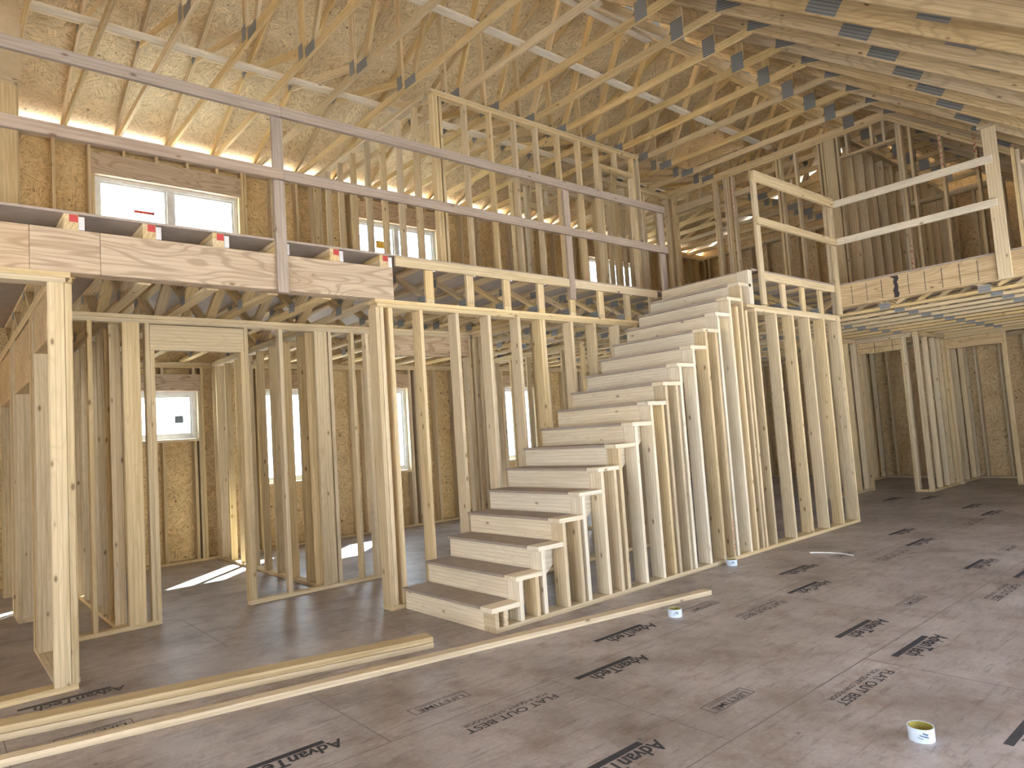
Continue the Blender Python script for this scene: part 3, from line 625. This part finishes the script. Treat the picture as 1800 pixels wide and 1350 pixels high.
# ------------------------------------------------------------ loose lumber, tape rolls, strip
def loose(p0, p1, wd, z, label, mat='stud'):
    d = Vector((p1[0]-p0[0], p1[1]-p0[1], 0)).normalized(); n = Vector((-d.y, d.x, 0))
    if n.y < 0: n = -n
    a = Vector((p0[0], p0[1], z+T/2))+n*wd/2; b = Vector((p1[0], p1[1], z+T/2))+n*wd/2
    return tag(brd('lumber_board', None, a, b, n, wd, T, mat), label, 'board')
loose((-0.455, 0.0), (-2.95, 0.582), W6, 0.0005, 'lower of the two stacked boards lying left of the stair foot')
loose((-0.455, 0.004), (-2.95, 0.586), W6, 0.0405, 'upper of the two stacked boards lying left of the stair foot')
loose((1.885, -0.72), (-2.97, 0.168), W4, 0.0005, 'long single board lying across the floor in front of the stair')

def roll(x, y, label, r=0.053, h=0.058):
    o = thing('tape_roll', label, 'tape roll', (x, y, 0), 'tape rolls on the floor')
    def ring(name, ro, ri, z0, z1, mat):
        n = 48; V = []; Fc = []
        for i in range(n):
            a = 2*math.pi*i/n; c_, s_ = math.cos(a), math.sin(a)
            V += [(x+ro*c_, y+ro*s_, z0), (x+ro*c_, y+ro*s_, z1), (x+ri*c_, y+ri*s_, z1), (x+ri*c_, y+ri*s_, z0)]
        for i in range(n):
            j = (i+1) % n
            for q in range(4): Fc.append((4*i+q, 4*i+(q+1) % 4, 4*j+(q+1) % 4, 4*j+q))
        return meshobj(name, o, V, Fc, mat)
    ring('wrapper', r, r-0.003, 0.0, h, 'tapewhite'); ring('cardboard_core', r-0.0035, r-0.007, 0.001, h-0.001, 'core')
    # blue print wrapped round the side facing the room
    a0 = math.atan2(CAM[1]-y, CAM[0]-x)
    for (da, z, wdt, hh) in ((0.30, .040, .022, .007), (0.10, .032, .026, .005), (0.42, .028, .012, .006), (-0.1, .024, .020, .003)):
        n = 4; V = []; Fc = []
        for i in range(n+1):
            a = a0+da+(i/n-.5)*wdt/r
            V += [(x+(r+.0006)*math.cos(a), y+(r+.0006)*math.sin(a), z-(i*.0016)), (x+(r+.0006)*math.cos(a), y+(r+.0006)*math.sin(a), z+hh-(i*.0016))]
        for i in range(n): Fc.append((2*i, 2*i+2, 2*i+3, 2*i+1))
        meshobj('print_mark', o, V, Fc, 'blue')
roll(0.195, -2.92, 'white tape roll with an olive core nearest the camera')
roll(1.18, -0.86, 'white tape roll with a yellow core beside the end of the long board')
roll(3.02, -0.20, 'white tape roll lying close to the stair wall plate')
cu = []
for i in range(13):
    t_ = i/12; cu.append((3.96+0.09*t_+0.05*math.sin(t_*3.1)-0.05*t_**4, -0.55-0.43*t_))
V = []; Fc = []
for i, (x, y) in enumerate(cu):
    V += [(x-.006, y, .0), (x+.006, y, .0), (x+.006, y, .010), (x-.006, y, .010)]
for i in range(12):
    for q in range(4): Fc.append((4*i+q, 4*i+(q+1) % 4, 4*i+4+(q+1) % 4, 4*i+4+q))
Fc += [(3, 2, 1, 0), (48, 49, 50, 51)]
tag(meshobj('plastic_strip', None, V, Fc, 'white', origin=(4.0, -0.75, 0)), 'thin curved white plastic strip lying on the floor', 'strip')

# ------------------------------------------------------------ printing on the sub-floor (part of the floor)
def text(s, xr, y, length, h, mat='ink', bold=0.0, rot=math.pi, parent=None, name='printed_lettering', rx=0, z=0.0012, shear=0.0):
    cu = bpy.data.curves.new('lettering', 'FONT'); cu.body = s; cu.size = 1.0; cu.offset = bold; cu.shear = shear
    o = bpy.data.objects.new(name, cu); COL.objects.link(o); cu.materials.append(M[mat])
    bpy.context.view_layer.update()
    dx = max(o.dimensions.x, 0.01)
    o.scale = (length/dx, h, 1); o.rotation_euler = (0, 0, rot); o.location = (xr, y, z)
    if parent: o.parent = parent
    return o
def bar(x0, x1, y0, y1, mat='ink', name='printed_bar'):
    boxes(name, fl, [((x0, x1), (y0, y1), (0.0002, 0.0012))], mat)
def logo(xr, y, mat='ink'):    # right end of the bar, y of the bar
    bar(xr-0.57, xr-0.07, y-0.002, y+0.036, mat)
    text('AdvanTech', xr, y-0.014, 0.50, 0.130, mat, 0.024, parent=fl, shear=0.15)
def fob(xr, y, mat='ink'):
    text('FLAT OUT BEST', xr, y, 0.62, 0.080, mat, 0.008, parent=fl)
    text('FOR A QUIET, STIFF FLOOR', xr-0.02, y+0.050, 0.58, 0.042, mat, 0.004, parent=fl)
def life(xr, y, mat='ink2'):
    text('LIFETIME', xr-0.03, y, 0.30, 0.060, mat, 0.012, parent=fl)
    text('LIMITED WARRANTY', xr-0.03, y+0.035, 0.30, 0.026, mat, 0.0, parent=fl)
    x0, x1, y0, y1 = xr-0.37, xr, y-0.052, y+0.046; g = 0.003
    boxes('printed_frame', fl, [((x0, x1), (y0, y0+g), (.0002, .0012)), ((x0, x1), (y1-g, y1), (.0002, .0012)), ((x0, x0+g), (y0+g, y1-g), (.0002, .0012)), ((x1-g, x1), (y0+g, y1-g), (.0002, .0012))], mat)
P = 2.515
for k in range(0, 5): logo(-1.60+P*k, -0.84 + (0.02 if k else 0.0), 'ink')
for k in range(0, 4): logo(0.32+P*k, -1.22)
for k in range(0, 3): logo(-0.58+P*k, -2.03)
for k in range(0, 3): logo(1.78+P*(k-1)+0.0, -2.44)
for k in range(0, 2): logo(0.93+P*k, -3.22)
logo(-2.20, 1.05, 'ink2'); logo(9.04, 0.47); logo(9.38, 0.02)
for k in range(0, 4): fob(-0.50+P*k, -1.27, 'ink' if k < 2 else 'ink2')
for k in range(0, 3): fob(0.96+P*k, -2.47)
for k in range(0, 3): life(-0.81+P*k, -0.86)
for k in range(0, 3): life(0.22+P*k, -2.04)
life(-2.30, 0.30)

# ------------------------------------------------------------ outside
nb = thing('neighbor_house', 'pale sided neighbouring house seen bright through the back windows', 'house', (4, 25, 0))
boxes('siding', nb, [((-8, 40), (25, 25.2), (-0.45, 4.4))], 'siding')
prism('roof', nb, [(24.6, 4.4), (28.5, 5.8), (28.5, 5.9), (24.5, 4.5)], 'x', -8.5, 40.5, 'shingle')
